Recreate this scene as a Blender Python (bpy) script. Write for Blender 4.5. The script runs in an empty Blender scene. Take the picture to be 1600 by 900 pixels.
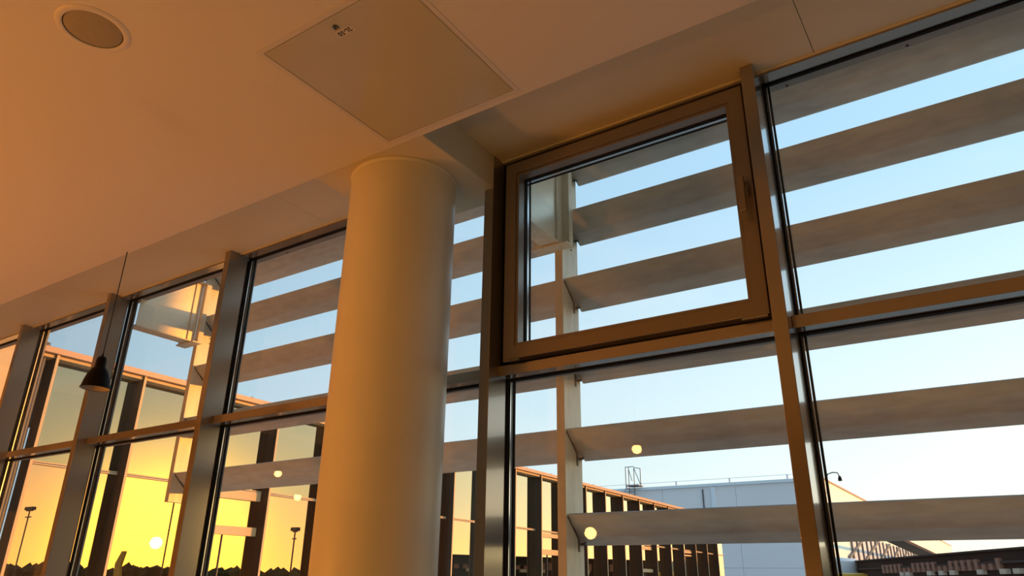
import bpy, bmesh, math, random
from mathutils import Vector, Matrix
random.seed(7)
S = bpy.context.scene
COL = S.collection
ZO = 1.5            # every height below is written from the camera's height; the floor lies 1.5 m under it
PI = math.pi

# ------------------------------------------------------------------ camera
yaw, pitch, roll = (math.radians(a) for a in (33.937, 22.137, 0.7805))
fw = Vector((-math.sin(yaw)*math.cos(pitch), math.cos(yaw)*math.cos(pitch), math.sin(pitch)))
r0 = fw.cross(Vector((0, 0, 1))).normalized(); u0 = r0.cross(fw)
rr = math.cos(roll)*r0 + math.sin(roll)*u0; uu = -math.sin(roll)*r0 + math.cos(roll)*u0
cd = bpy.data.cameras.new('camera'); cam = bpy.data.objects.new('camera', cd); COL.objects.link(cam)
cd.sensor_width = 36; cd.lens = 36*1123.2/1600; cd.clip_start = 0.02; cd.clip_end = 3000
M = Matrix((rr, uu, -fw)).transposed().to_4x4(); M.translation = Vector((0, 0, ZO)); cam.matrix_world = M
S.camera = cam

# ------------------------------------------------------------------ sky
SUN = Vector((0.854, 0.519, 0.036)).normalized()
w = bpy.data.worlds.new('sky'); S.world = w; w.use_nodes = True
nt = w.node_tree; N = nt.nodes; Lk = nt.links
for n in list(N): N.remove(n)
def wn(t, **k):
    n = N.new(t)
    for a, b in k.items(): setattr(n, a, b)
    return n
def wmath(op, a, b=None, c=None, clamp=False):
    n = wn('ShaderNodeMath', operation=op, use_clamp=clamp)
    for i, v in enumerate((a, b, c)):
        if v is None: continue
        if isinstance(v, (int, float)): n.inputs[i].default_value = v
        else: Lk.new(v, n.inputs[i])
    return n.outputs[0]
def wvec(op, a, b=None, s=None):
    n = wn('ShaderNodeVectorMath', operation=op)
    for i, v in enumerate((a, b)):
        if v is None: continue
        if isinstance(v, (tuple, Vector)): n.inputs[i].default_value = v
        else: Lk.new(v, n.inputs[i])
    if s is not None: 
        if isinstance(s, (int, float)): n.inputs['Scale'].default_value = s
        else: Lk.new(s, n.inputs['Scale'])
    return n
tc = wn('ShaderNodeTexCoord')
dirn = wvec('NORMALIZE', tc.outputs['Generated']).outputs[0]
sep = wn('ShaderNodeSeparateXYZ'); Lk.new(dirn, sep.inputs[0])
el = wmath('MAXIMUM', sep.outputs['Z'], 0.0)
sd = wvec('DOT_PRODUCT', dirn, SUN).outputs['Value']
def mixc(f, a, b):
    n = wn('ShaderNodeMix', data_type='RGBA')
    Lk.new(f, n.inputs['Factor'])
    for i, v in ((6, a), (7, b)):
        if isinstance(v, tuple): n.inputs[i].default_value = (*v, 1)
        else: Lk.new(v, n.inputs[i])
    return n.outputs[2]
rise = wn('ShaderNodeMapRange', interpolation_type='SMOOTHSTEP'); Lk.new(el, rise.inputs[0])
rise.inputs[1].default_value = 0.02; rise.inputs[2].default_value = 0.62
lowc = mixc(wmath('MULTIPLY_ADD', sd, 0.6, 0.60, clamp=True), (0.58, 0.84, 1.06), (0.88, 1.02, 1.03))
base = mixc(rise.outputs[0], lowc, (0.42, 0.68, 0.94))
hz = wmath('POWER', math.e, wmath('MULTIPLY', el, -13.0))
near = wmath('MULTIPLY_ADD', sd, 0.55, 0.55, clamp=True)
base = mixc(wmath('MULTIPLY', hz, near, clamp=True), base, (1.06, 0.96, 0.60))
near2 = wmath('POWER', wmath('MAXIMUM', sd, 0.0), 14.0)
base = mixc(wmath('MULTIPLY', near2, wmath('POWER', math.e, wmath('MULTIPLY', el, -8.0))), base, (1.2, 0.85, 0.26))
bright = wmath('MULTIPLY_ADD', sd, 0.44, 1.06)
# thin high cloud
cl = wn('ShaderNodeTexNoise'); cl.inputs['Scale'].default_value = 2.3; cl.inputs['Detail'].default_value = 5
mp = wn('ShaderNodeMapping'); mp.inputs['Scale'].default_value = (1.0, 1.6, 5.0); mp.inputs['Rotation'].default_value = (0.2, 0.1, 0.5)
Lk.new(dirn, mp.inputs[0]); Lk.new(mp.outputs[0], cl.inputs[0])
cr = wn('ShaderNodeMapRange'); Lk.new(cl.outputs[0], cr.inputs[0])
cr.inputs[1].default_value = 0.53; cr.inputs[2].default_value = 0.85; cr.inputs[4].default_value = 0.35
base = mixc(cr.outputs[0], base, (1.0, 1.02, 1.0))
b1 = wvec('SCALE', base, s=bright).outputs[0]
g1 = wmath('MULTIPLY', wmath('POWER', near, 8.0), wmath('POWER', math.e, wmath('MULTIPLY', el, -10.0)))
b2 = wvec('SCALE', (2.0, 1.15, 0.28), s=g1).outputs[0]
ang = wmath('SUBTRACT', 1.0, sd)
g2 = wmath('POWER', math.e, wmath('MULTIPLY', ang, -260.0))
b3 = wvec('SCALE', (12.0, 6.0, 0.2), s=g2).outputs[0]
tot = wvec('ADD', wvec('ADD', b1, b2).outputs[0], b3).outputs[0]
bg = wn('ShaderNodeBackground'); Lk.new(tot, bg.inputs[0]); bg.inputs[1].default_value = 1.0
wo = wn('ShaderNodeOutputWorld'); Lk.new(bg.outputs[0], wo.inputs[0])

# ------------------------------------------------------------------ sun and exposure
sl = bpy.data.lights.new('sun', 'SUN'); so = bpy.data.objects.new('sun', sl); COL.objects.link(so)
sl.energy = 4.3; sl.color = (1.0, 0.37, 0.055); sl.angle = math.radians(0.7)
so.rotation_euler = SUN.to_track_quat('Z', 'Y').to_euler(); so.location = (30, 20, 20)
S.view_settings.view_transform = 'Standard'; S.view_settings.look = 'None'
S.view_settings.exposure = 0.0; S.view_settings.gamma = 1.0; S.view_settings.use_curve_mapping = False
try:
    S.cycles.caustics_reflective = False; S.cycles.caustics_refractive = False
except Exception: pass

# ------------------------------------------------------------------ materials
def mat(name, col, rough=0.6, metal=0.0, noise=0.0, nscale=8.0, bump=0.0, bscale=60.0, emit=0.0, stretch=None, col2=None, spec=0.5):
    m = bpy.data.materials.new(name); m.use_nodes = True
    t = m.node_tree; p = t.nodes['Principled BSDF']
    p.inputs['Base Color'].default_value = (*col, 1); p.inputs['Roughness'].default_value = rough
    p.inputs['Metallic'].default_value = metal; p.inputs['Specular IOR Level'].default_value = spec
    if noise or bump:
        co = t.nodes.new('ShaderNodeTexCoord'); mp = t.nodes.new('ShaderNodeMapping')
        if stretch: mp.inputs['Scale'].default_value = stretch
        t.links.new(co.outputs['Object'], mp.inputs[0])
    if noise:
        n = t.nodes.new('ShaderNodeTexNoise'); n.inputs['Scale'].default_value = nscale; n.inputs['Detail'].default_value = 6
        t.links.new(mp.outputs[0], n.inputs[0])
        mx = t.nodes.new('ShaderNodeMix'); mx.data_type = 'RGBA'
        mr = t.nodes.new('ShaderNodeMapRange'); mr.inputs[1].default_value = 0.35; mr.inputs[2].default_value = 0.7
        t.links.new(n.outputs[0], mr.inputs[0]); t.links.new(mr.outputs[0], mx.inputs[0])
        mx.inputs[6].default_value = (*col, 1)
        c2 = col2 or tuple(c*(1-noise) for c in col)
        mx.inputs[7].default_value = (*c2, 1)
        t.links.new(mx.outputs[2], p.inputs['Base Color'])
        r2 = t.nodes.new('ShaderNodeMapRange'); t.links.new(n.outputs[0], r2.inputs[0])
        r2.inputs[3].default_value = max(0, rough-0.06); r2.inputs[4].default_value = min(1, rough+0.08)
        t.links.new(r2.outputs[0], p.inputs['Roughness'])
    if bump:
        n2 = t.nodes.new('ShaderNodeTexNoise'); n2.inputs['Scale'].default_value = bscale
        t.links.new(mp.outputs[0], n2.inputs[0])
        b = t.nodes.new('ShaderNodeBump'); b.inputs['Strength'].default_value = bump; b.inputs['Distance'].default_value = 0.002
        t.links.new(n2.outputs[0], b.inputs['Height']); t.links.new(b.outputs[0], p.inputs['Normal'])
    if emit:
        p.inputs['Emission Color'].default_value = (*col, 1); p.inputs['Emission Strength'].default_value = emit
    return m
def glass(name, tint=(0.97, 0.985, 0.97), refl=1.0):
    m = bpy.data.materials.new(name); m.use_nodes = True; t = m.node_tree
    for n in list(t.nodes): t.nodes.remove(n)
    o = t.nodes.new('ShaderNodeOutputMaterial'); mx = t.nodes.new('ShaderNodeMixShader')
    tr = t.nodes.new('ShaderNodeBsdfTransparent'); tr.inputs[0].default_value = (*tint, 1)
    gl = t.nodes.new('ShaderNodeBsdfGlossy'); gl.inputs['Roughness'].default_value = 0.0; gl.inputs[0].default_value = (refl, refl, refl, 1)
    lw = t.nodes.new('ShaderNodeLayerWeight'); lw.inputs['Blend'].default_value = 0.5
    pw = t.nodes.new('ShaderNodeMath'); pw.operation = 'POWER'; pw.inputs[1].default_value = 5.0
    fr = t.nodes.new('ShaderNodeMath'); fr.operation = 'MULTIPLY_ADD'; fr.inputs[1].default_value = 0.96; fr.inputs[2].default_value = 0.035
    t.links.new(lw.outputs['Facing'], pw.inputs[0]); t.links.new(pw.outputs[0], fr.inputs[0]); t.links.new(fr.outputs[0], mx.inputs[0]); t.links.new(tr.outputs[0], mx.inputs[1]); t.links.new(gl.outputs[0], mx.inputs[2])
    t.links.new(mx.outputs[0], o.inputs[0]); return m
def mirror_glass(name, refl, dark, mirror, graze=3.0):
    m = bpy.data.materials.new(name); m.use_nodes = True; t = m.node_tree
    for n in list(t.nodes): t.nodes.remove(n)
    o = t.nodes.new('ShaderNodeOutputMaterial'); mx = t.nodes.new('ShaderNodeMixShader'); mx.inputs[0].default_value = mirror
    df = t.nodes.new('ShaderNodeBsdfDiffuse'); df.inputs[0].default_value = (*dark, 1)
    gl = t.nodes.new('ShaderNodeBsdfGlossy'); gl.inputs['Roughness'].default_value = 0.004
    lw = t.nodes.new('ShaderNodeLayerWeight'); lw.inputs['Blend'].default_value = 0.5      # coated glass reflects more at a grazing angle
    f2 = t.nodes.new('ShaderNodeMath'); f2.operation = 'POWER'; f2.inputs[1].default_value = 2.0; t.links.new(lw.outputs['Facing'], f2.inputs[0])
    f3 = t.nodes.new('ShaderNodeMath'); f3.operation = 'MULTIPLY_ADD'; f3.inputs[1].default_value = graze; f3.inputs[2].default_value = 1.0; t.links.new(f2.outputs[0], f3.inputs[0])
    sv = t.nodes.new('ShaderNodeVectorMath'); sv.operation = 'SCALE'; sv.inputs[0].default_value = refl; t.links.new(f3.outputs[0], sv.inputs['Scale']); t.links.new(sv.outputs[0], gl.inputs[0])
    t.links.new(df.outputs[0], mx.inputs[1]); t.links.new(gl.outputs[0], mx.inputs[2]); t.links.new(mx.outputs[0], o.inputs[0]); return m

M_CEIL = mat('ceiling_paint', (0.80, 0.76, 0.67), 0.62, bump=0.10, bscale=90)
M_UPPER = mat('bulkhead_paint', (0.70, 0.66, 0.50), 0.6, bump=0.08, bscale=90)
M_COLUMN = mat('column_paint', (0.84, 0.81, 0.64), 0.40, noise=0.06, nscale=3, bump=0.06, bscale=70)
M_FRAME = mat('champagne_aluminium', (0.30, 0.265, 0.225), 0.2, 0.55)
_p = M_FRAME.node_tree.nodes['Principled BSDF']; _p.inputs['Coat Weight'].default_value = 0.9; _p.inputs['Coat Roughness'].default_value = 0.07
M_SASH = mat('sash_aluminium', (0.235, 0.20, 0.165), 0.27, 0.4)
M_GASKET = mat('black_rubber', (0.006, 0.006, 0.006), 0.75, spec=0.2)
M_SPACER = mat('steel_spacer', (0.62, 0.63, 0.64), 0.22, 1.0)
M_GLASS = glass('window_glass')
M_LOUVER = mat('weathered_louver', (0.58, 0.56, 0.50), 0.5, 0.0, noise=0.35, nscale=9, stretch=(1, 3, 3), bump=0.15, bscale=30, col2=(0.48, 0.455, 0.40))
M_POST = mat('galvanised_post', (0.80, 0.72, 0.56), 0.45, 0.1, noise=0.14, nscale=7, stretch=(4, 4, 1))
M_WEB = mat('brushed_steel_plate', (0.90, 0.82, 0.64), 0.32, 0.3, noise=0.08, nscale=5, stretch=(1, 1, 6))
M_SCREW = mat('dark_screw', (0.03, 0.03, 0.03), 0.5, 0.5)
M_CLAD = mat('grey_cladding', (0.32, 0.305, 0.285), 0.55, 0.0, noise=0.12, nscale=8)
M_HATCH = mat('hatch_enamel', (0.60, 0.58, 0.42), 0.16, noise=0.05, nscale=3)
M_HATCHF = mat('hatch_frame_paint', (0.74, 0.71, 0.66), 0.45)
M_STICKER = mat('white_sticker', (0.72, 0.70, 0.66), 0.5)
M_INK = mat('black_ink', (0.02, 0.018, 0.02), 0.6)
M_LOCK = mat('chrome_lock', (0.30, 0.30, 0.29), 0.12, 1.0)
M_SPK = mat('speaker_mesh', (0.42, 0.38, 0.28), 0.7, noise=0.25, nscale=420)
M_SPKR = mat('speaker_ring', (0.80, 0.76, 0.70), 0.4)
M_BLACK = mat('black_lamp_enamel', (0.004, 0.004, 0.0045), 0.5, spec=0.12)
M_SHADEIN = mat('lamp_inside', (0.45, 0.40, 0.33), 0.6)
M_CORD = mat('black_cord', (0.01, 0.01, 0.01), 0.7)
M_GLOBE = mat('amber_globe', (1.0, 0.52, 0.16), 0.4, emit=32.0)
M_FILL = mat('orange_fill_globe', (1.0, 0.33, 0.050), 0.4, emit=150.0)  # glow of the lamps added below the view
M_FILL2 = mat('amber_fill_globe', (1.0, 0.47, 0.10), 0.4, emit=110.0)
M_FLOOR = mat('brown_floor', (0.34, 0.27, 0.19), 0.35, noise=0.2, nscale=3)
M_WALL = mat('room_wall', (0.30, 0.21, 0.13), 0.7, noise=0.06, nscale=2)
M_FIN = mat('corridor_fin', (0.030, 0.022, 0.017), 0.45, 0.3, noise=0.3, nscale=3, stretch=(1, 1, 0.4))
M_COPING = mat('copper_coping', (0.52, 0.32, 0.20), 0.5, 0.1)
M_RAIL = mat('corridor_rail', (0.62, 0.42, 0.22), 0.5)
M_PIER = mat('corridor_pier', (0.72, 0.50, 0.26), 0.6, noise=0.06, nscale=4)
M_SPAN = mirror_glass('spandrel_glass', (0.27, 0.24, 0.17), (0.05, 0.045, 0.035), 0.95, 5.0)
M_VISION = mirror_glass('corridor_glass', (0.43, 0.285, 0.18), (0.03, 0.027, 0.02), 0.95, 3.2)
M_HANGW = mat('hangar_panel', (0.80, 0.76, 0.78), 0.6, noise=0.05, nscale=0.15)
M_HANGS = mat('hangar_side_panel', (0.85, 0.95, 0.85), 0.6)
M_GUTTER = mat('hangar_gutter', (0.74, 0.78, 0.84), 0.5)
M_DSTEEL = mat('dark_steel', (0.12, 0.12, 0.13), 0.5, 0.4)
M_APRON = mat('apron_concrete', (0.50, 0.49, 0.46), 0.8, noise=0.2, nscale=0.08)
M_TREE = mat('tree_leaves', (0.05, 0.06, 0.02), 0.8, noise=0.4, nscale=0.3)
M_WHITEM = mat('white_painted_metal', (0.70, 0.70, 0.72), 0.4)
M_DARKB = mat('bridge_dark_cladding', (0.060, 0.042, 0.034), 0.9, 0.0, noise=0.3, nscale=0.8, spec=0.08)
M_YELLOW = mat('yellow_paint', (0.75, 0.42, 0.06), 0.5)
M_PINK = mat('bridge_ribs', (0.40, 0.20, 0.14), 0.8, spec=0.1)
M_TAN = mat('tan_plate', (0.72, 0.55, 0.42), 0.6)
M_BELT = mat('dark_roofing', (0.08, 0.06, 0.055), 0.9, spec=0.1)

# ------------------------------------------------------------------ mesh helpers
ORG = {}
def box(b, x0, x1, y0, y1, z0, z1):
    vs = [b.verts.new((x, y, z)) for x in (x0, x1) for y in (y0, y1) for z in (z0, z1)]
    for f in ((0,1,3,2), (4,6,7,5), (0,4,5,1), (2,3,7,6), (0,2,6,4), (1,5,7,3)):
        b.faces.new([vs[i] for i in f])
    return b
def B(*boxes):
    b = bmesh.new()
    for q in boxes: box(b, *q)
    return b
def extr(b, pts, a0, a1, axis='x'):
    """polygon pts (2D) swept along an axis: x: pts=(y,z); y: pts=(x,z); z: pts=(x,y)"""
    def V(p, a):
        return {'x': (a, p[0], p[1]), 'y': (p[0], a, p[1]), 'z': (p[0], p[1], a)}[axis]
    A = [b.verts.new(V(p, a0)) for p in pts]; C = [b.verts.new(V(p, a1)) for p in pts]
    n = len(pts)
    for i in range(n): b.faces.new((A[i], A[(i+1) % n], C[(i+1) % n], C[i]))
    b.faces.new(A[::-1]); b.faces.new(C)
    return b
def slopebox(b, x0, x1, y0, y1, z0a, z1a, slope):
    """box whose top and bottom follow z + slope*y"""
    vs = [b.verts.new((x, y, (z0a, z1a)[k] + slope*y)) for x in (x0, x1) for y in (y0, y1) for k in (0, 1)]
    for f in ((0,1,3,2), (4,6,7,5), (0,4,5,1), (2,3,7,6), (0,2,6,4), (1,5,7,3)):
        b.faces.new([vs[i] for i in f])
    return b
def lathe(b, prof, c, n=32, close=False):
    rings = []
    for (r, z) in prof:
        if r < 1e-6: rings.append([b.verts.new((c[0], c[1], c[2]+z))])
        else: rings.append([b.verts.new((c[0]+r*math.cos(2*PI*i/n), c[1]+r*math.sin(2*PI*i/n), c[2]+z)) for i in range(n)])
    for A, C in zip(rings, rings[1:]):
        for i in range(n):
            j = (i+1) % n
            if len(A) == 1 and len(C) == 1: continue
            if len(A) == 1: b.faces.new((A[0], C[i], C[j]))
            elif len(C) == 1: b.faces.new((A[i], A[j], C[0]))
            else: b.faces.new((A[i], A[j], C[j], C[i]))
    return b
def tube(b, pts, r, n=8):
    pts = [Vector(p) for p in pts]; rings = []
    for i, p in enumerate(pts):
        t = (pts[min(i+1, len(pts)-1)] - pts[max(i-1, 0)]).normalized()
        a = Vector((0, 0, 1)) if abs(t.z) < 0.9 else Vector((1, 0, 0))
        s = t.cross(a).normalized(); q = s.cross(t)
        rings.append([b.verts.new(p + r*(math.cos(2*PI*k/n)*s + math.sin(2*PI*k/n)*q)) for k in range(n)])
    for A, C in zip(rings, rings[1:]):
        for k in range(n): b.faces.new((A[k], A[(k+1) % n], C[(k+1) % n], C[k]))
    b.faces.new(rings[0][::-1]); b.faces.new(rings[-1])
    return b
def cyl(b, p0, p1, r, n=16): return tube(b, [p0, p1], r, n)

def link(name, b, m, parent=None, org=None, smooth=False, bevel=0.0):
    if parent is not None: org = ORG[parent]
    org = Vector(org or (0, 0, 0))
    bmesh.ops.recalc_face_normals(b, faces=b.faces)
    me = bpy.data.meshes.new(name)
    for v in b.verts: v.co -= org
    b.to_mesh(me); b.free(); me.materials.append(m)
    if smooth:
        for p in me.polygons: p.use_smooth = True
    o = bpy.data.objects.new(name, me); COL.objects.link(o)
    if parent is not None: o.parent = parent
    else: o.location = org + Vector((0, 0, ZO))
    ORG[o] = org
    if bevel:
        md = o.modifiers.new('bevel', 'BEVEL'); md.width = bevel; md.segments = 2; md.limit_method = 'ANGLE'
    if smooth:
        md = o.modifiers.new('split', 'EDGE_SPLIT'); md.split_angle = math.radians(40)
    return o
def tag(o, label, cat, group=None, kind=None):
    o['label'] = label; o['category'] = cat
    if group: o['group'] = group
    if kind: o['kind'] = kind
    return o
def thing(name, label, cat, loc, group=None, kind=None):
    o = bpy.data.objects.new(name, None); COL.objects.link(o); o.empty_display_size = 0.1
    o.location = Vector(loc) + Vector((0, 0, ZO)); ORG[o] = Vector(loc)
    return tag(o, label, cat, group, kind)
def copy_thing(src, loc, label):
    r = src.copy(); COL.objects.link(r); r.location = Vector(loc) + Vector((0, 0, ZO)); ORG[r] = Vector(loc); r['label'] = label
    for ch in list(src.children):
        c = ch.copy(); COL.objects.link(c); c.parent = r
        for g in list(ch.children):
            d = g.copy(); COL.objects.link(d); d.parent = c
    return r

# ------------------------------------------------------------------ room shell
F0, FB, GY = 2.262, 2.385, 2.42       # mullion face, back of the profiles, glass
ZS, ZU = 1.60, 1.778                  # low ceiling, raised strip by the glass
EY = 1.765                            # edge of the low ceiling
XL, XR, YB = -7.3, 4.3, -7.0
tag(link('floor', B((XL, XR, YB, 2.40, -1.7, -1.5)), M_FLOOR, org=(-2, -2, -1.5)), 'brown floor of the lounge, below the view', 'floor', kind='structure')
HX0, HX1, HY0, HY1 = -1.773, -1.147, 1.103, 1.743
b = B((XL, HX0, YB, EY, ZS, 2.3), (HX1, -0.246, YB, EY, ZS, 2.3), (-0.2445, XR, YB, EY, ZS, 2.3), (-0.246, -0.2445, YB, EY, ZS+0.005, 2.3), (HX0, HX1, YB, HY0, ZS, 2.3), (HX0, HX1, HY1, EY, ZS, 2.3), (HX0, HX1, HY0, HY1, ZS+0.06, 2.3))
tag(link('ceiling', b, M_CEIL, org=(-2, -2, ZS)), 'smooth white low ceiling lit warm orange from the left', 'ceiling', kind='structure')
# raised strip by the windows, laid in boards with fine joints
up = thing('ceiling', 'raised white ceiling strip between low ceiling and window heads', 'ceiling', (-2, 2.05, ZU), kind='structure')
joints = [XL, -5.23, -2.77, -0.265, 2.2, XR]
for a, c in zip(joints, joints[1:]):
    link('board', B((a+0.0012, c-0.0012, EY, 2.37, ZU, ZU+0.02)), M_UPPER, up)
link('backing', B((XL, XR, EY-0.001, 2.37, ZU+0.022, 2.3)), M_GASKET, up)
link('edge_bead', B((XL, XR, 2.326, 2.334, ZU-0.006, ZU+0.002)), M_UPPER, up)
tag(link('wall_back', B((XL, XR, YB-0.1, YB, -1.5, 2.3)), M_WALL, org=(-2, YB, -1.5)), 'brown rear wall behind the photographer', 'wall', kind='structure')
tag(link('wall_left', B((XL-0.1, XL, YB, 2.26, -1.5, 2.3)), M_WALL, org=(XL, -2, -1.5)), 'brown wall at the left end of the lounge', 'wall', kind='structure')
tag(link('wall_right', B((XR, XR+0.1, YB, 2.26, -1.5, 2.3)), M_WALL, org=(XR, -2, -1.5)), 'brown wall at the right end of the lounge', 'wall', kind='structure')
tag(link('wall_front', B((XL-0.1, XR+0.1, 2.30, 2.46, -1.7, -0.95)), M_CLAD, org=(-2, 2.3, -1.5)), 'low sill wall under the glazing, below the view', 'wall', kind='structure')
# boxed beam above the column
link_b = bmesh.new()
box(link_b, -2.24, -1.630, EY-0.002, 2.372, ZS+0.012, ZU+0.001)
tag(link('ceiling_beam', link_b, M_UPPER, org=(-1.96, 2.0, ZS), bevel=0.004), 'short white boxed beam over the column reaching the window post', 'beam', kind='structure')
# outer face of the building above the glass
tag(link('trim_1', B((XL-0.4, XR+0.4, 2.435, 2.505, 1.80, 3.4)), M_CLAD, org=(-2, 2.47, 1.8)), 'dark grey outer fascia strip just above the window heads', 'trim', kind='structure')
sc = thing('trim_2', 'row of small screws along underside of outer grey fascia', 'trim', (-2, 2.48, 1.80), kind='structure')
for x in (-3.30, -0.40, 0.02, 0.45, -2.1, -4.1):
    bb = bmesh.new(); cyl(bb, (x, 2.494, 1.797), (x, 2.494, 1.81), 0.005, 8); link('screw', bb, M_SCREW, sc)
tag(link('wall_outside', B((XL-0.4, XR+0.4, 2.375, 2.435, 1.835, 3.4)), M_CLAD, org=(-2, 2.4, 1.85)), 'outer wall over the glazing, hidden behind the grey fascia', 'wall', kind='structure')

# ------------------------------------------------------------------ curtain wall, bay by bay
MX = [-7.33, -6.09, -4.85, -3.565, -1.676, -0.517, 0.72, 1.95, 3.18, 4.30]
MW = 0.047
TZ0, TZ1, TY = 0.765, 0.808, 2.325
HZ = 1.765
ZB = -0.95
def bay(i, sash=False):
    x0, x1 = MX[i], MX[i+1]; a, c = x0+MW, x1
    names = ['far left bay behind the hanging black lamp, cut by the frame edge', 'second bay from the left, orange pier seen through it', 'bay right of the hanging black lamp, steel bracket outside',
             'wide bay partly hidden by the round white column', 'bay with the tilting sash and its handle', 'fixed bay at the right edge of the photo']
    lab = 'aluminium window bay: ' + (names[i] if i < 6 else 'beyond the right edge, number %d outward' % (i-5))
    w_ = thing('window_%d' % (i+1), lab, 'window', (x0, F0, -1.5), kind='structure')
    link('mullion', B((x0, x0+MW, F0, FB, ZB, ZU+0.001)), M_FRAME, w_, bevel=0.0022)
    link('cap_strip', B((x0+0.004, x0+MW-0.004, 2.43, 2.455, ZB, 1.80)), M_CLAD, w_)
    # vertical gaskets on each side, black with a bright spacer line behind
    for (g0, g1, s) in ((a, a+0.010, 1), (c-0.010, c, -1)):
        link('gasket', B((g0 if s > 0 else g0+0.004, g1 if s < 0 else g1-0.004, FB+0.006, 2.405, ZB, HZ+0.02)), M_GASKET, w_)
        link('glazing_spacer', B((g0, g0+0.010, 2.4055, 2.412, ZB, HZ+0.02)), M_SPACER, w_)
        q = (g1, g1+0.007) if s > 0 else (g0-0.007, g0)
        link('outer_gasket', B((q[0], q[1], 2.424, 2.434, ZB, HZ+0.02)), M_GASKET, w_)
    # head
    hd = B((a, c, 2.333, FB, HZ, ZU+0.03)); link('head_rail', hd, M_FRAME, w_, bevel=0.001)
    link('head_groove', B((a, c, FB, FB+0.002, HZ+0.001, HZ+0.03)), M_GASKET, w_)
    link('head_spacer', B((a+0.01, c-0.01, FB+0.002, 2.397, HZ+0.002, HZ+0.03)), M_SPACER, w_)
    link('gasket', B((a, c, 2.397, 2.412, HZ-0.004, HZ+0.03)), M_GASKET, w_)
    # transom
    link('transom', B((a, c, TY, FB, TZ0, TZ1)), M_FRAME, w_, bevel=0.0018)
    link('transom_groove', B((a, c, FB, FB+0.003, TZ0+0.001, TZ1-0.001)), M_GASKET, w_)
    link('gasket', B((a, c, FB+0.003, 2.412, TZ0-0.005, TZ1+0.003)), M_GASKET, w_)
    link('cap_strip', B((a, c, 2.43, 2.45, TZ0, TZ1)), M_CLAD, w_)
    # lower pane and bottom rail
    link('glass_pane', B((a+0.003, c-0.003, GY-0.003, GY+0.003, ZB+0.03, TZ0+0.004)), M_GLASS, w_)
    link('sill_rail', B((a, c, TY, FB, ZB, ZB+0.05)), M_FRAME, w_)
    if not sash:
        link('glass_pane', B((a+0.003, c-0.003, GY-0.003, GY+0.003, TZ1-0.004, HZ+0.02)), M_GLASS, w_)
        return w_
    # tilting sash
    gx0, gx1, gz0, gz1 = a, c, TZ1, HZ            # clear opening
    sx0, sx1, sz0, sz1 = gx0+0.043, gx1-0.012, gz0+0.012, gz1-0.038
    link('rebate', B((gx0, sx0+0.012, 2.345, 2.400, gz0, gz1), (sx1-0.01, gx1, 2.345, 2.400, gz0, gz1), (gx0, gx1, 2.345, 2.400, gz0, sz0+0.01), (gx0, gx1, 2.345, 2.400, sz1-0.01, gz1)), M_GASKET, w_)
    wd = 0.054; bd = 0.012
    link('sash_frame', ring(sx0, sx1, sz0, sz1, wd, 2.297, 2.39), M_SASH, w_, bevel=0.0025)
    ix0, ix1, iz0, iz1 = sx0+wd, sx1-wd, sz0+wd, sz1-wd
    link('glazing_bead', ring(ix0, ix1, iz0, iz1, bd, 2.303, 2.36), M_SASH, w_, bevel=0.0015)
    ix0 += bd; ix1 -= bd; iz0 += bd; iz1 -= bd
    link('gasket', ring(ix0-0.002, ix1+0.002, iz0-0.002, iz1+0.002, 0.005, 2.350, 2.366), M_GASKET, w_)
    link('glazing_spacer', ring(ix0-0.002, ix1+0.002, iz0-0.002, iz1+0.002, 0.006, 2.367, 2.381), M_SPACER, w_)
    link('gasket', ring(ix0-0.002, ix1+0.002, iz0-0.002, iz1+0.002, 0.007, 2.382, 2.395), M_GASKET, w_)
    link('glass_pane', B((ix0, ix1, 2.366, 2.372, iz0, iz1)), M_GLASS, w_)
    # handle on the right stile
    hx = sx1-0.030; hz = 1.305
    bb = bmesh.new(); box(bb, hx-0.0115, hx+0.0115, 2.286, 2.297, hz-0.050, hz+0.018)
    ho = link('handle', bb, M_SASH, w_, bevel=0.003)
    bb = bmesh.new(); cyl(bb, (hx, 2.290, hz), (hx, 2.245, hz), 0.0085, 16)
    box(bb, hx-0.0115, hx+0.0115, 2.240, 2.256, hz-0.125, hz+0.014)
    l = link('lever', bb, M_SASH, w_, bevel=0.004)
    for (h0, h1) in ((sx0+0.004, sx0+0.080), (sx1-0.092, sx1-0.006)):
        bb = bmesh.new(); zc = sz0-0.004; md = (h0+h1)/2
        cyl(bb, (h0, 2.299, zc), (md-0.001, 2.299, zc), 0.0062, 14); cyl(bb, (md+0.001, 2.299, zc), (h1, 2.299, zc), 0.0062, 14)
        link('hinge', bb, M_SASH, w_, smooth=True)
    return w_
def ring(x0, x1, z0, z1, wd, y0, y1):
    b = bmesh.new(); o = [(x0, z0), (x1, z0), (x1, z1), (x0, z1)]; q = [(x0+wd, z0+wd), (x1-wd, z0+wd), (x1-wd, z1-wd), (x0+wd, z1-wd)]
    V = [[b.verts.new((p[0], y, p[1])) for p in P] for P in (o, q) for y in (y0, y1)]
    of, ob, qf, qb = V
    for k in range(4):
        j = (k+1) % 4
        b.faces.new((of[k], of[j], qf[j], qf[k])); b.faces.new((ob[k], qb[k], qb[j], ob[j]))
        b.faces.new((of[k], ob[k], ob[j], of[j])); b.faces.new((qf[k], qf[j], qb[j], qb[k]))
    return b
for i in range(len(MX)-1): bay(i, sash=(i == 4))

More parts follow.
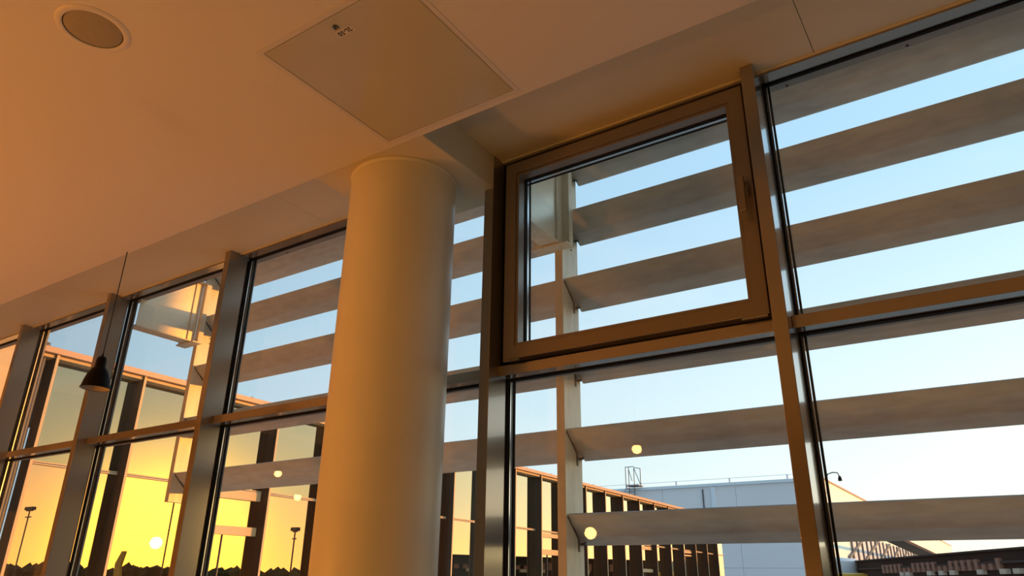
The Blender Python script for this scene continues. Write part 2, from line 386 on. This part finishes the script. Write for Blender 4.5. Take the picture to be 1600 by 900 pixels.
# ------------------------------------------------------------------ column
CX, CY, CR = -1.945, 2.030, 0.2275
b = bmesh.new(); lathe(b, [(CR, -3.1), (CR, 0.010)], (CX, CY, ZS), 96)
col_t = thing('column', 'thick round white plastered column standing before the windows', 'column', (CX, CY, -1.5))
link('shaft', b, M_COLUMN, col_t, smooth=True)
b = bmesh.new(); lathe(b, [(CR, -0.002), (CR+0.003, 0.001), (CR+0.006, 0.0105)], (CX, CY, ZS), 96)
link('sealant_ring', b, M_COLUMN, col_t, smooth=True)

# ------------------------------------------------------------------ ceiling hatch
ht = thing('access_hatch', 'square beige enamelled access hatch with number sticker in the low ceiling', 'hatch', (-1.46, 1.42, ZS))
def ring_z(x0, x1, y0, y1, wd, z0, z1):
    return B((x0, x1, y0, y0+wd, z0, z1), (x0, x1, y1-wd, y1, z0, z1), (x0, x0+wd, y0+wd, y1-wd, z0, z1), (x1-wd, x1, y0+wd, y1-wd, z0, z1))
link('frame', ring_z(HX0, HX1, HY0, HY1, 0.018, ZS-0.0015, ZS+0.04), M_HATCHF, ht)
link('shadow_gap', B((HX0+0.01, HX1-0.01, HY0+0.01, HY1-0.01, ZS+0.012, ZS+0.02)), M_GASKET, ht)
dp = link('door_panel', B((HX0+0.0210, HX1-0.0210, HY0+0.0210, HY1-0.0210, ZS-0.001, ZS+0.011)), M_HATCH, ht)
def sub(name, b, m, parent, **k):
    o = link(name, b, m, parent, **k); return o
LX, LY = -1.462, 1.163
b = bmesh.new(); lathe(b, [(0.0, 0.002), (0.0045, 0.002), (0.0050, -0.001), (0.0095, -0.0035), (0.0110, -0.0015), (0.0110, 0.002)], (LX, LY, ZS-0.001), 24)
sub('lock', b, M_LOCK, dp, smooth=True)
b = B((LX-0.0012, LX+0.0012, LY-0.0035, LY+0.0035, ZS-0.0035, ZS-0.001)); sub('key_slot', b, M_INK, dp)
# sticker reading 2L-50, upside down from the viewer
TX, TYY = -1.452, 1.192
sub('sticker', B((TX-0.034, TX+0.034, TYY-0.0115, TYY+0.0125, ZS-0.0016, ZS-0.0008)), M_STICKER, dp)
cu = bpy.data.curves.new('lettering', 'FONT'); cu.body = '2L-50'; cu.size = 0.024; cu.align_x = 'CENTER'; cu.align_y = 'CENTER'; cu.extrude = 0.0002; cu.offset = 0.0006
tmp = bpy.data.objects.new('tmp_text', cu); COL.objects.link(tmp)
dg = bpy.context.evaluated_depsgraph_get(); me = bpy.data.meshes.new_from_object(tmp.evaluated_get(dg)); bpy.data.objects.remove(tmp)
bb = bmesh.new(); bb.from_mesh(me); bpy.data.meshes.remove(me)
R_ = Matrix.Rotation(PI, 4, 'X')            # faces down, upside down for someone looking toward the glass
for v in bb.verts:
    p = R_ @ v.co; v.co = Vector((TX - p.x, TYY - p.y, ZS-0.0018 + p.z*0.3))
sub('lettering', bb, M_INK, dp)

# ------------------------------------------------------------------ ceiling speaker
SX, SY, SR = -2.117, 0.752, 0.108
sp = thing('ceiling_speaker', 'round recessed ceiling speaker with wide pale ring at upper left', 'speaker', (SX, SY, ZS))
b = bmesh.new(); lathe(b, [(0.086, 0.001), (0.0865, -0.004), (0.089, -0.0055), (0.102, -0.0045), (SR, -0.0012), (SR, 0.001)], (SX, SY, ZS), 72)
link('trim_ring', b, M_SPKR, sp, smooth=True)
b = bmesh.new(); lathe(b, [(0.0, -0.004), (0.05, -0.0037), (0.08, -0.0026), (0.0835, -0.001), (0.0835, 0.001)], (SX, SY, ZS), 72)
link('grille', b, M_SPK, sp, smooth=True)
b = bmesh.new(); lathe(b, [(0.0835, -0.0006), (0.0862, -0.0006)], (SX, SY, ZS), 72)
link('shadow_gap', b, M_GASKET, sp)

# ------------------------------------------------------------------ hanging lamps
def black_lamp(x, y, z, label):
    KR, KZ = 0.76, 0.90
    def lathe2(b, prof, c, n=32): return lathe(b, [(r*KR, q*KZ) for r, q in prof], c, n)
    t = thing('pendant_lamp', label, 'lamp', (x, y, z))
    b = bmesh.new()
    out = [(0.088, 0.0), (0.0865, 0.005), (0.083, 0.020), (0.077, 0.045), (0.067, 0.074), (0.053, 0.098), (0.040, 0.113), (0.033, 0.120)]
    inn = [(0.031, 0.117), (0.050, 0.095), (0.064, 0.072), (0.074, 0.044), (0.080, 0.020), (0.0835, 0.004), (0.085, 0.0)]
    lathe2(b, out + [(0.0, 0.122)], (x, y, z), 48)
    link('shade', b, M_BLACK, t, smooth=True)
    b = bmesh.new(); lathe2(b, [(0.0, 0.116)] + inn + [(0.088, 0.0)], (x, y, z), 48); link('shade_lining', b, M_SHADEIN, t, smooth=True)
    b = bmesh.new(); lathe2(b, [(0.0885, -0.002), (0.092, 0.0), (0.0895, 0.004), (0.087, 0.003)], (x, y, z), 48); link('rim', b, M_BLACK, t, smooth=True)
    b = bmesh.new(); lathe2(b, [(0.033, 0.118), (0.0325, 0.125), (0.031, 0.160), (0.027, 0.174), (0.016, 0.181), (0.0, 0.182)], (x, y, z), 32)
    s = link('socket_cap', b, M_BLACK, t, smooth=True)
    b = bmesh.new(); lathe2(b, [(0.008, 0.180), (0.006, 0.192), (0.0028, 0.204), (0.0, 0.206)], (x, y, z), 16); link('cord_grip', b, M_BLACK, s, smooth=True)
    b = bmesh.new(); lathe2(b, [(0.0, 0.03), (0.018, 0.04), (0.026, 0.06), (0.022, 0.085), (0.014, 0.10), (0.0, 0.102)], (x, y, z), 24); link('bulb', b, M_SHADEIN, t, smooth=True)
    b = bmesh.new(); cyl(b, (x, y, z+0.182), (x, y, ZS), 0.0026, 8); link('cord', b, M_CORD, t)
    return t
black_lamp(-3.660, 1.752, 0.856, 'matt black dome pendant lamp, unlit, hanging before left windows')

def globe_lamp(x, y, z, r, label):
    t = thing('globe_lamp', label, 'lamp', (x, y, z), 'lit globe lamps of the lounge')
    b = bmesh.new(); bmesh.ops.create_icosphere(b, subdivisions=3, radius=r, matrix=Matrix.Translation((x, y, z)))
    link('globe', b, M_GLOBE, t, smooth=True)
    b = bmesh.new(); lathe(b, [(0.022, r-0.01), (0.022, r+0.03), (0.0, r+0.035)], (x, y, z), 16); link('holder', b, M_BLACK, t)
    b = bmesh.new(); cyl(b, (x, y, z+r+0.03), (x, y, ZS), 0.002, 6); link('cord', b, M_CORD, t)
    return t
globe_lamp(-2.05, 0.24, 0.842, 0.032, 'small amber globe lamp nearest the column, mirrored on the sixth blade')
globe_lamp(-3.34, -0.56, 1.064, 0.036, 'small amber globe lamp mirrored left of the steel post')
globe_lamp(-3.95, -1.46, 0.809, 0.042, 'small amber globe lamp mirrored low beside the steel post')
globe_lamp(-4.53, -3.76, 0.572, 0.075, 'large amber globe lamp deep in the room')
globe_lamp(-5.38, 0.54, 0.856, 0.030, 'small amber globe lamp nearest the left wall')
globe_lamp(-5.32, 0.34, 0.668, 0.030, 'small amber globe lamp second from the left wall')
def fill_lamp(x, y, z, r, label, m=None):  # unseen lamps added to warm the ceiling and room from below
    t = thing('fill_lamp', label, 'lamp', (x, y, -1.5), 'added unseen fill lamps')
    b = bmesh.new(); bmesh.ops.create_icosphere(b, subdivisions=3, radius=r, matrix=Matrix.Translation((x, y, z)))
    link('globe', b, m or M_FILL, t, smooth=True)
    b = bmesh.new(); cyl(b, (x, y, -1.48), (x, y, z-r+0.01), 0.012, 10); link('pole', b, M_BLACK, t)
    b = bmesh.new(); lathe(b, [(0.0, 0.02), (0.12, 0.02), (0.13, 0.0), (0.0, 0.0)], (x, y, -1.5), 32); link('base', b, M_BLACK, t)
fill_lamp(-4.4, -0.4, -0.55, 0.13, 'added orange globe fill lamp at the left, below the view')
fill_lamp(-5.6, -2.8, -0.45, 0.12, 'added orange globe fill lamp far back at the left')
fill_lamp(-1.4, -1.7, -0.65, 0.095, 'added amber globe fill lamp behind the photographer', M_FILL2)
fill_lamp(1.6, -0.6, -0.65, 0.085, 'added amber globe fill lamp right of the photographer', M_FILL2)

# ------------------------------------------------------------------ louvers outside
PY = 2.95; PDEP = 0.165; PWID = 0.044
PXs = [-4.828, -1.697, 1.434, 4.565]
def blade_profile(zb):
    # zb: height of the outer lower edge; blade falls outward
    y0, z0 = 2.960, zb + 0.123; y1, z1 = 3.150, zb
    return [(y0, z0), (y0+0.040, z0-0.040), (y0+0.105, z0-0.088), (y1-0.012, z1-0.002), (y1, z1+0.001), (y1-0.004, z1+0.012),
            (y0+0.125, z0-0.050), (y0+0.060, z0-0.004), (y0+0.012, z0+0.006)]
ZBL = [2.068-0.385*k for k in range(7)]        # lower edges
ZBL[1] = 1.694; ZBL[2] = 1.311; ZBL[3] = 0.925; ZBL[4] = 0.540; ZBL[5] = 0.155; ZBL[6] = -0.23
rows = ['top', 'second', 'third', 'fourth', 'fifth', 'sixth', 'seventh']
spans = [('left of the middle steel post', range(0, 5)), ('right of the middle steel post', range(0, 7)), ('beyond the right edge of the view', range(0, 7))]
for s, (where, ks) in enumerate(spans):
    xa = PXs[s] + PWID/2; xb = PXs[s+1] - PWID/2
    for k in ks:
        zb = ZBL[k]
        t = thing('sun_louver', 'weathered grey sunshade blade, %s from the top, %s' % (rows[k] if k else 'first', where), 'louver', ((xa+xb)/2, 3.05, zb), 'sunshade blades outside the glazing')
        b = bmesh.new(); extr(b, blade_profile(zb), xa+0.004, xb-0.004, 'x'); link('blade', b, M_LOUVER, t)
        for (x, sg) in ((xa, 1), (xb, -1)):
            b = bmesh.new(); e = 0.0035
            extr(b, [(2.962, zb+0.112), (2.975, zb+0.120), (3.070, zb+0.020), (3.072, zb-0.032), (3.060, zb-0.030), (3.056, zb+0.022)], x, x+sg*e, 'x')
            br = link('end_bracket', b, M_DSTEEL, t)
            b = bmesh.new(); cyl(b, (x, 3.085, zb+0.002), (x+sg*0.020, 3.085, zb+0.002), 0.006, 10); cyl(b, (x+sg*0.012, 3.070, zb+0.002), (x+sg*0.012, 3.110, zb+0.010), 0.0035, 8)
            link('bolt', b, M_DSTEEL, br)
plab = ['short steel louver post at the left, its side lit orange', 'tall steel louver post behind the tilting window', 'steel louver post beyond the right edge', 'last steel louver post far to the right']
for i, x in enumerate(PXs):
    zb = 0.470 if i == 0 else -2.6
    t = thing('louver_post', plab[i], 'post', (x, 3.0, zb), 'posts of the sunshade')
    link('upright', B((x-PWID/2, x+PWID/2, PY, PY+PDEP, zb, 2.75)), M_POST, t, bevel=0.0015)
    for z in (1.63, 1.67, 1.80, 1.84):
        b = bmesh.new(); cyl(b, (x+PWID/2-0.001, PY+0.095, z), (x+PWID/2+0.004, PY+0.095, z), 0.004, 8); link('bolt', b, M_SCREW, t)
    # arm tying the post to the facade
    k = thing('support_arm', ['deep brushed steel arm at the left, striped with orange sun', 'deep brushed steel arm seen through the tilting window', 'steel arm beyond the right edge', 'last steel arm far to the right'][i], 'bracket', (x, 2.5, 1.60), 'arms holding the sunshade')
    wx = x + 0.047
    link('web_plate', B((wx-0.006, wx, 2.508, 2.905, 1.608, 2.060), (wx-0.006, wx, 2.458, 2.508, 1.608, 1.797)), M_WEB, k)
    link('bottom_flange', B((wx-0.105, wx, 2.458, 2.905, 1.600, 1.608)), M_POST, k)
    link('top_flange', B((wx-0.105, wx-0.0065, 2.51, 2.905, 2.060, 2.068)), M_POST, k)
    link('top_angle', B((wx+0.0005, wx+0.044, 2.51, 2.945, 2.052, 2.060)), M_POST, k)
    link('end_channel', B((wx+0.0005, wx+0.044, 2.906, 2.914, 1.598, 2.051), (wx+0.040, wx+0.044, 2.914, 2.945, 1.598, 2.051)), M_POST, k, bevel=0.001)
    link('stiffener', B((wx, wx+0.010, 2.842, 2.850, 1.608, 2.052)), M_POST, k)
    link('foot_plate', B((wx-0.165, wx+0.046, 2.868, 2.945, 1.588, 1.5975)), M_POST, k, bevel=0.001)
    link('foot_block', B((wx-0.150, wx-0.110, 2.875, 2.940, 1.598, 1.67)), M_POST, k)

# ------------------------------------------------------------------ glazed corridor across the apron
G0, GX, SLP = -10.0, -10.22, -0.0096
T0, DT, NF = 4.262, 1.2135, 23
ZR = 2.785
co = thing('glazed_corridor', 'long glazed passenger corridor with dark upright fins running away at left', 'building', (GX, 15, -7.5))
YE = T0 + DT*(NF-1) - 0.3
b = bmesh.new(); slopebox(b, GX-3.2, G0+0.035, 2.6, YE, ZR-0.075, ZR, SLP); link('coping', b, M_COPING, co)
b = bmesh.new(); slopebox(b, GX-0.02, G0-0.04, 4.05, YE, ZR-0.122, ZR-0.084, SLP); link('soffit_strip', b, M_RAIL, co)
b = bmesh.new(); slopebox(b, GX-3.0, GX-0.10, 2.6, YE, -4.4, -1.7, SLP); slopebox(b, GX-3.0, GX-0.10, 2.6, YE, ZR-0.5, ZR-0.075, SLP); link('deck', b, M_DARKB, co)
link('pier', B((GX-3.0, G0, 2.6, 4.02, -4.4, ZR-0.12)), M_PIER, co)
b = bmesh.new(); cyl(b, (G0-0.15, 4.13, -4), (G0-0.15, 4.13, 2.83), 0.035, 12); link('drainpipe', b, M_DSTEEL, co, smooth=True)
finmesh = None
for k in range(NF-1):
    y = T0 + DT*k
    zt = ZR-0.078+SLP*y
    link('fin', B((GX-0.02, G0-0.012, y-0.042, y-0.004, -4.4, zt-0.002)), M_FIN, co)
    link('fin_edge', B((G0-0.006, G0, y-0.040, y-0.006, -4.4, zt)), M_RAIL, co)
    y0, y1 = y-0.004, y+DT-0.042
    b = bmesh.new(); slopebox(b, GX-0.03, GX, y0, y1, 1.378, ZR-0.122, SLP); link('spandrel_panel', b, M_SPAN, co)
    b = bmesh.new(); slopebox(b, GX-0.03, GX, y0, y1, -1.55, 1.335, SLP); link('glass_pane', b, M_VISION, co)
    b = bmesh.new(); slopebox(b, GX-0.03, GX+0.035, y0, y1, 1.335, 1.350, SLP); slopebox(b, GX-0.03, GX+0.035, y0, y1, 1.360, 1.377, SLP); link('rail', b, M_RAIL, co)
    b = bmesh.new(); slopebox(b, GX-0.03, GX+0.03, y0, y1, -1.62, -1.55, SLP); link('sill', b, M_RAIL, co)
# opening vents framed into some bays
for (k, za, zc, th) in ((2, 0.60, 0.73, 0.13), (10, 0.62, 0.75, 0.10), (15, 0.3, 0.4, 0.1), (18, 0.9, 1.0, 0.12)):
    y = T0 + DT*k; y0, y1 = y-0.002, y+DT-0.056
    link('vent_rail', B((GX, GX+0.05, y0, y1, za, zc)), M_RAIL, co)
    link('vent_rail', B((GX, GX+0.05, y0, y1, 1.20+SLP*y, 1.20+th+SLP*y)), M_RAIL, co)
    link('vent_stile', B((GX, GX+0.02, (y0+y1)/2-0.006, (y0+y1)/2+0.006, -1.5, za)), M_DSTEEL, co)
# anchors on top of the coping
for k in range(22):
    y = 4.9 + 1.2*k; z = ZR + SLP*y
    link('roof_clip', B((G0-0.05, G0-0.02, y-0.012, y+0.012, z, z+0.028)), M_DSTEEL, co)

# ------------------------------------------------------------------ hangar
HXC, HYF, HZT, HGR = -11.65, 60.0, 7.62, -7.5
hg = thing('hangar', 'big pale blue-grey hangar with sunlit yellow side, far behind the corridor', 'building', (HXC, HYF, HGR))
xs = [-75+6.3*i for i in range(11)] ; xs = [x for x in xs if x < HXC-2] + [HXC]
for i in range(len(xs)-1):
    for (z0, z1) in ((HGR, -2.8), (-2.77, 1.1), (1.13, 4.62), (4.65, HZT-0.12)):
        link('wall_panel', B((xs[i]+0.015, xs[i+1]-0.015, HYF, HYF+0.2, z0, z1)), M_HANGW, hg)
ys = [60 + 9.8*i for i in range(13)]
for i in range(12):
    for (z0, z1) in ((HGR, 1.1), (1.13, 5.1), (5.13, HZT-0.1)):
        link('side_panel', B((HXC-0.2, HXC, ys[i]+0.02+(0.2 if i == 0 else 0), ys[i+1]-0.02, z0, z1)), M_HANGS, hg)
link('core', B((-75, HXC-0.05, HYF+0.05, 177, HGR, HZT-0.14)), M_HANGW, hg)
link('roof_gutter', B((-75, HXC+0.05, HYF-0.18, HYF+0.1, HZT-0.22, HZT)), M_GUTTER, hg)
link('eave_trim', B((HXC-0.1, HXC+0.12, HYF-0.18, 177.3, HZT-0.10, HZT)), M_COPING, hg)
link('downpipe', B((-20.27, -19.93, HYF-0.2, HYF, HGR, HZT-0.3)), M_GUTTER, hg)
link('cable_conduit', B((-21.06, -20.97, HYF-0.1, HYF, HGR, 7.2)), M_DSTEEL, hg)
rl = bmesh.new(); 
for x in [-74+4.6*i for i in range(14)]: box(rl, x-0.07, x+0.07, HYF+0.3, HYF+0.4, HZT-0.05, HZT+0.42)
link('rail_post', rl, M_GUTTER, hg)
link('guard_wire', B((-75, HXC, HYF+0.33, HYF+0.37, HZT+0.38, HZT+0.41)), M_GUTTER, hg)
# lattice glazing on the sunlit side
lt = thing('lattice_window', 'slanted lattice of thin bars on the yellow hangar side', 'window', (HXC, 90, 1.0))
X0 = HXC + 0.05
link('bright_panel', B((X0-0.03, X0, 67.7, 116, 1.9, 4.0)), M_WHITEM, lt)
for i in range(20):
    y = 68 + i*2.45; link('bar', B((X0, X0+0.12, y-0.16, y+0.16, 1.85, 4.05)), M_DSTEEL, lt)
for i in range(7):
    y = 66 + 7.4*i; b = bmesh.new(); v = [b.verts.new(p) for p in ((X0, y, 1.95), (X0, y+9, 3.95), (X0, y+9, 4.15), (X0, y, 2.15), (X0+0.14, y, 1.95), (X0+0.14, y+9, 3.95), (X0+0.14, y+9, 4.15), (X0+0.14, y, 2.15))]
    for f in ((0,1,2,3), (4,7,6,5), (0,4,5,1), (3,2,6,7), (0,3,7,4), (1,5,6,2)): b.faces.new([v[q] for q in f])
    link('reflection_bar', b, M_DSTEEL, lt)  # solid dark bars standing in for reflections across the glazing
# roof ladder with cage
ld = thing('roof_ladder', 'caged steel ladder head with platform above the hangar roof edge', 'ladder', (-27.2, 59.6, 3))
lx0, lx1 = -27.75, -26.35; ly = 59.6
for x in (lx0, -27.45, -26.95, lx1):
    b = bmesh.new(); zt = 9.45 if x < -27 else 9.25; cyl(b, (x, ly, 5.4 if x in (lx0+0.3, -26.95) or x == -27.45 else 7.6), (x, ly, zt), 0.035, 8); link('upright', b, M_DSTEEL, ld)
b = bmesh.new(); cyl(b, (lx0, ly, 9.42), (-26.95, ly, 9.42), 0.03, 8); cyl(b, (-26.95, ly, 9.35), (lx1, ly, 9.2), 0.03, 8); link('hoop', b, M_DSTEEL, ld)
b = bmesh.new(); cyl(b, (-26.95, ly, 9.3), (lx1, ly, 7.8), 0.03, 8); cyl(b, (-27.45, ly, 9.2), (-27.15, ly, 8.2), 0.03, 8); link('diagonal', b, M_DSTEEL, ld)
link('platform', B((-27.45, lx1, ly-0.5, ly+0.5, 7.70, 7.80)), M_DSTEEL, ld)
for j in range(8):
    z = 5.6 + 0.28*j; b = bmesh.new(); cyl(b, (-27.45, ly, z), (-26.95, ly, z), 0.025, 6); link('rung', b, M_DSTEEL, ld)
b = bmesh.new(); tube(b, [(-27.45, ly, 7.6), (-27.7, ly-0.3, 7.5), (-27.75, ly-0.3, 7.0), (-27.5, ly, 6.85)], 0.03, 6); link('hoop', b, M_DSTEEL, ld)
# swan-neck lamp on the hangar corner
sw = thing('swan_neck_lamp', 'swan-neck floodlight on the sunny hangar corner', 'lamp', (HXC, 61, 6.6))
b = bmesh.new(); tube(b, [(HXC+0.09, 61, 6.5), (HXC+0.18, 61, 7.6), (HXC+0.35, 61, 7.95), (HXC+0.7, 61, 8.05), (HXC+1.05, 61, 8.0), (HXC+1.15, 61, 7.7)], 0.045, 8); link('neck', b, M_DSTEEL, sw, smooth=True)
b = bmesh.new(); lathe(b, [(0.07, 0.25), (0.13, 0.1), (0.15, -0.12), (0.0, -0.12)], (HXC+1.16, 61, 7.5), 12); link('lamp_head', b, M_BLACK, sw, smooth=True)

# ------------------------------------------------------------------ boarding bridge, low at the right
bb_ = thing('boarding_bridge', 'dark low boarding bridge crossing the bottom right corner', 'bridge', (-3, 30, HGR))
A = Vector((-6.1, 36.0, 0)); Bq = Vector((1.6, 20.8, 0)); d = (Bq-A).normalized(); nrm = Vector((d.y, -d.x, 0)); 
if nrm.y > 0: nrm = -nrm
LB = (Bq-A).length
def obox(b, s0, s1, n0, n1, z0, z1):
    vs = [b.verts.new(A + d*s + nrm*n + Vector((0, 0, z))) for s in (s0, s1) for n in (n0, n1) for z in (z0, z1)]
    for f in ((0,1,3,2), (4,6,7,5), (0,4,5,1), (2,3,7,6), (0,2,6,4), (1,5,7,3)): b.faces.new([vs[i] for i in f])
b = bmesh.new(); obox(b, 0, LB, -2.6, 0, -2.0, 0.95); link('tunnel', b, M_DARKB, bb_)
b = bmesh.new(); obox(b, 0, LB, 0, 0.08, 0.60, 0.66); obox(b, 0, LB, 0, 0.08, 0.93, 0.98); link('roof_rail', b, M_BELT, bb_)
for i in range(22):
    s = 3.4 + i*0.42; b = bmesh.new(); obox(b, s, s+0.20, 0, 0.10, 0.44, 0.74 if i % 7 < 5 else 0.60); link('rib', b, M_PINK, bb_)
for i, s in enumerate((5.2, 5.75, 7.6, 8.5, 9.3, 11.1, 12.4, 13.1)):
    b = bmesh.new(); obox(b, s, s+0.34, 0, 0.13, 0.33, 0.46); link('tan_plate', b, M_TAN, bb_)
b = bmesh.new(); lathe(b, [(0.95, -8.45), (0.95, 0.0), (0.8, 0.12), (0.0, 0.18)], (-6.9, 36.2, 0.95), 32); link('rotunda', b, M_WHITEM, bb_, smooth=True)
b = bmesh.new(); lathe(b, [(1.4, -0.5), (1.4, 0.0), (0.9, 0.05)], (-6.6, 35.6, 0.42), 32); link('rotunda_skirt', b, M_YELLOW, bb_, smooth=True)
b = bmesh.new()
vs = [b.verts.new(p) for p in ((-7.2, 48, 3.0), (-6.3, 48, 3.0), (-7.4, 100.6, 3.0), (-9.2, 100.4, 3.0), (-7.2, 48, 2.8), (-6.3, 48, 2.8), (-7.4, 100.6, 2.8), (-9.2, 100.4, 2.8))]
for f in ((0,1,2,3), (4,7,6,5), (0,4,5,1), (1,5,6,2), (2,6,7,3), (3,7,4,0)): b.faces.new([vs[i] for i in f])
tag(link('corridor_roof', b, M_BELT, org=(-8, 80, 2.2)), 'dark stepped roof of a distant walkway before the yellow hangar side', 'roof')

# ------------------------------------------------------------------ unseen block added to shade this part of the facade
wg = thing('shading_block', 'unseen grey block beyond the right edge, added to shade the facade', 'building', (18, 6, HGR))
link('body', B((8.8, 60, 2.6, 10.97, HGR, 7.5)), M_CLAD, wg)
for k in range(6): link('wall_panel', B((8.76, 8.8, 2.7+1.28*k, 3.94+1.28*k, -1.5, 3.5)), M_CLAD, wg)

# ------------------------------------------------------------------ ground, masts, trees, parked jet (seen mirrored in the corridor glass)
tag(link('ground', B((-900, 900, 2.46, 1500, HGR-0.3, HGR)), M_APRON, org=(0, 100, HGR)), 'pale concrete apron far below the windows', 'ground', kind='structure')
def mast(x, y, zt, label, wide=1.2):
    t = thing('light_mast', label, 'mast', (x, y, HGR), 'apron light masts')
    b = bmesh.new(); tube(b, [(x, y, HGR), (x, y, zt)], 0.13, 8); link('pole', b, M_DSTEEL, t)
    link('crossbar', B((x-wide, x+wide, y-0.15, y+0.15, zt-0.1, zt+0.15), (x-wide*0.8, x+wide*0.8, y-0.15, y+0.15, zt-1.3, zt-1.1)), M_DSTEEL, t)
    for k in range(3):
        q = x-wide+wide*k; link('floodlight', B((q-0.3, q+0.3, y-0.4, y+0.4, zt+0.1, zt+0.7)), M_DSTEEL, t)
mast(140, 70, 11.5, 'apron light mast mirrored in the far left corridor pane')
mast(91.8, 70, 12.5, 'apron light mast mirrored beside the sun glare', 1.8)
mast(85.5, 90, 7.5, 'slim apron mast mirrored just left of the column', 0.5)
b = bmesh.new()
ico = bmesh.new(); bmesh.ops.create_icosphere(ico, subdivisions=1, radius=1)
IV = [v.co.copy() for v in ico.verts]; IF = [[v.index for v in f.verts] for f in ico.faces]; ico.free()
def clump(x, y, z, r):
    m = Matrix.Translation((x, y, z)) @ Matrix.Diagonal((r, r, r*random.uniform(0.8, 1.3), 1))
    V = [b.verts.new(m @ (p + Vector([random.uniform(-0.2, 0.2) for _ in range(3)]))) for p in IV]
    for f in IF: b.faces.new([V[i] for i in f])
for i in range(560):
    az = math.radians(random.uniform(7, 88)); deg = math.degrees(az)
    D = 120 if 12 < deg < 42 else 300
    D *= random.uniform(0.95, 1.1); hgt = random.uniform(1.4, 2.6) if D < 200 else random.uniform(0.6, 2.6)
    rad = 1.6 if D < 200 else 3.0
    clump(D*math.sin(az), D*math.cos(az), hgt-rad*0.7, rad); clump(D*math.sin(az), D*math.cos(az), hgt-rad*2.0, rad*1.5)
    clump(D*math.sin(az), D*math.cos(az), hgt-rad*3.6, rad*1.5)
tag(link('tree_line', b, M_TREE, org=(100, 100, HGR)), 'dark wooded skyline mirrored low in the corridor glass', 'trees', kind='stuff')
jt = thing('parked_jet', 'tail of a parked jet mirrored in the corridor glass left of the sun', 'aircraft', (105, 70, HGR))
b = bmesh.new(); extr(b, [(104.9, -1.2), (102.6, -1.2), (103.6, 1.2), (102.9, 3.7), (103.9, 3.7), (105.2, 1.8)], 69.8, 70.2, 'y'); link('tail_fin', b, M_YELLOW, jt)
b = bmesh.new(); tube(b, [(96, 70, -3.2), (99, 70, -2.7), (106, 70, -2.6), (120, 70, -3.0), (124, 70, -3.4)], 1.7, 16); link('fuselage', b, M_WHITEM, jt, smooth=True)
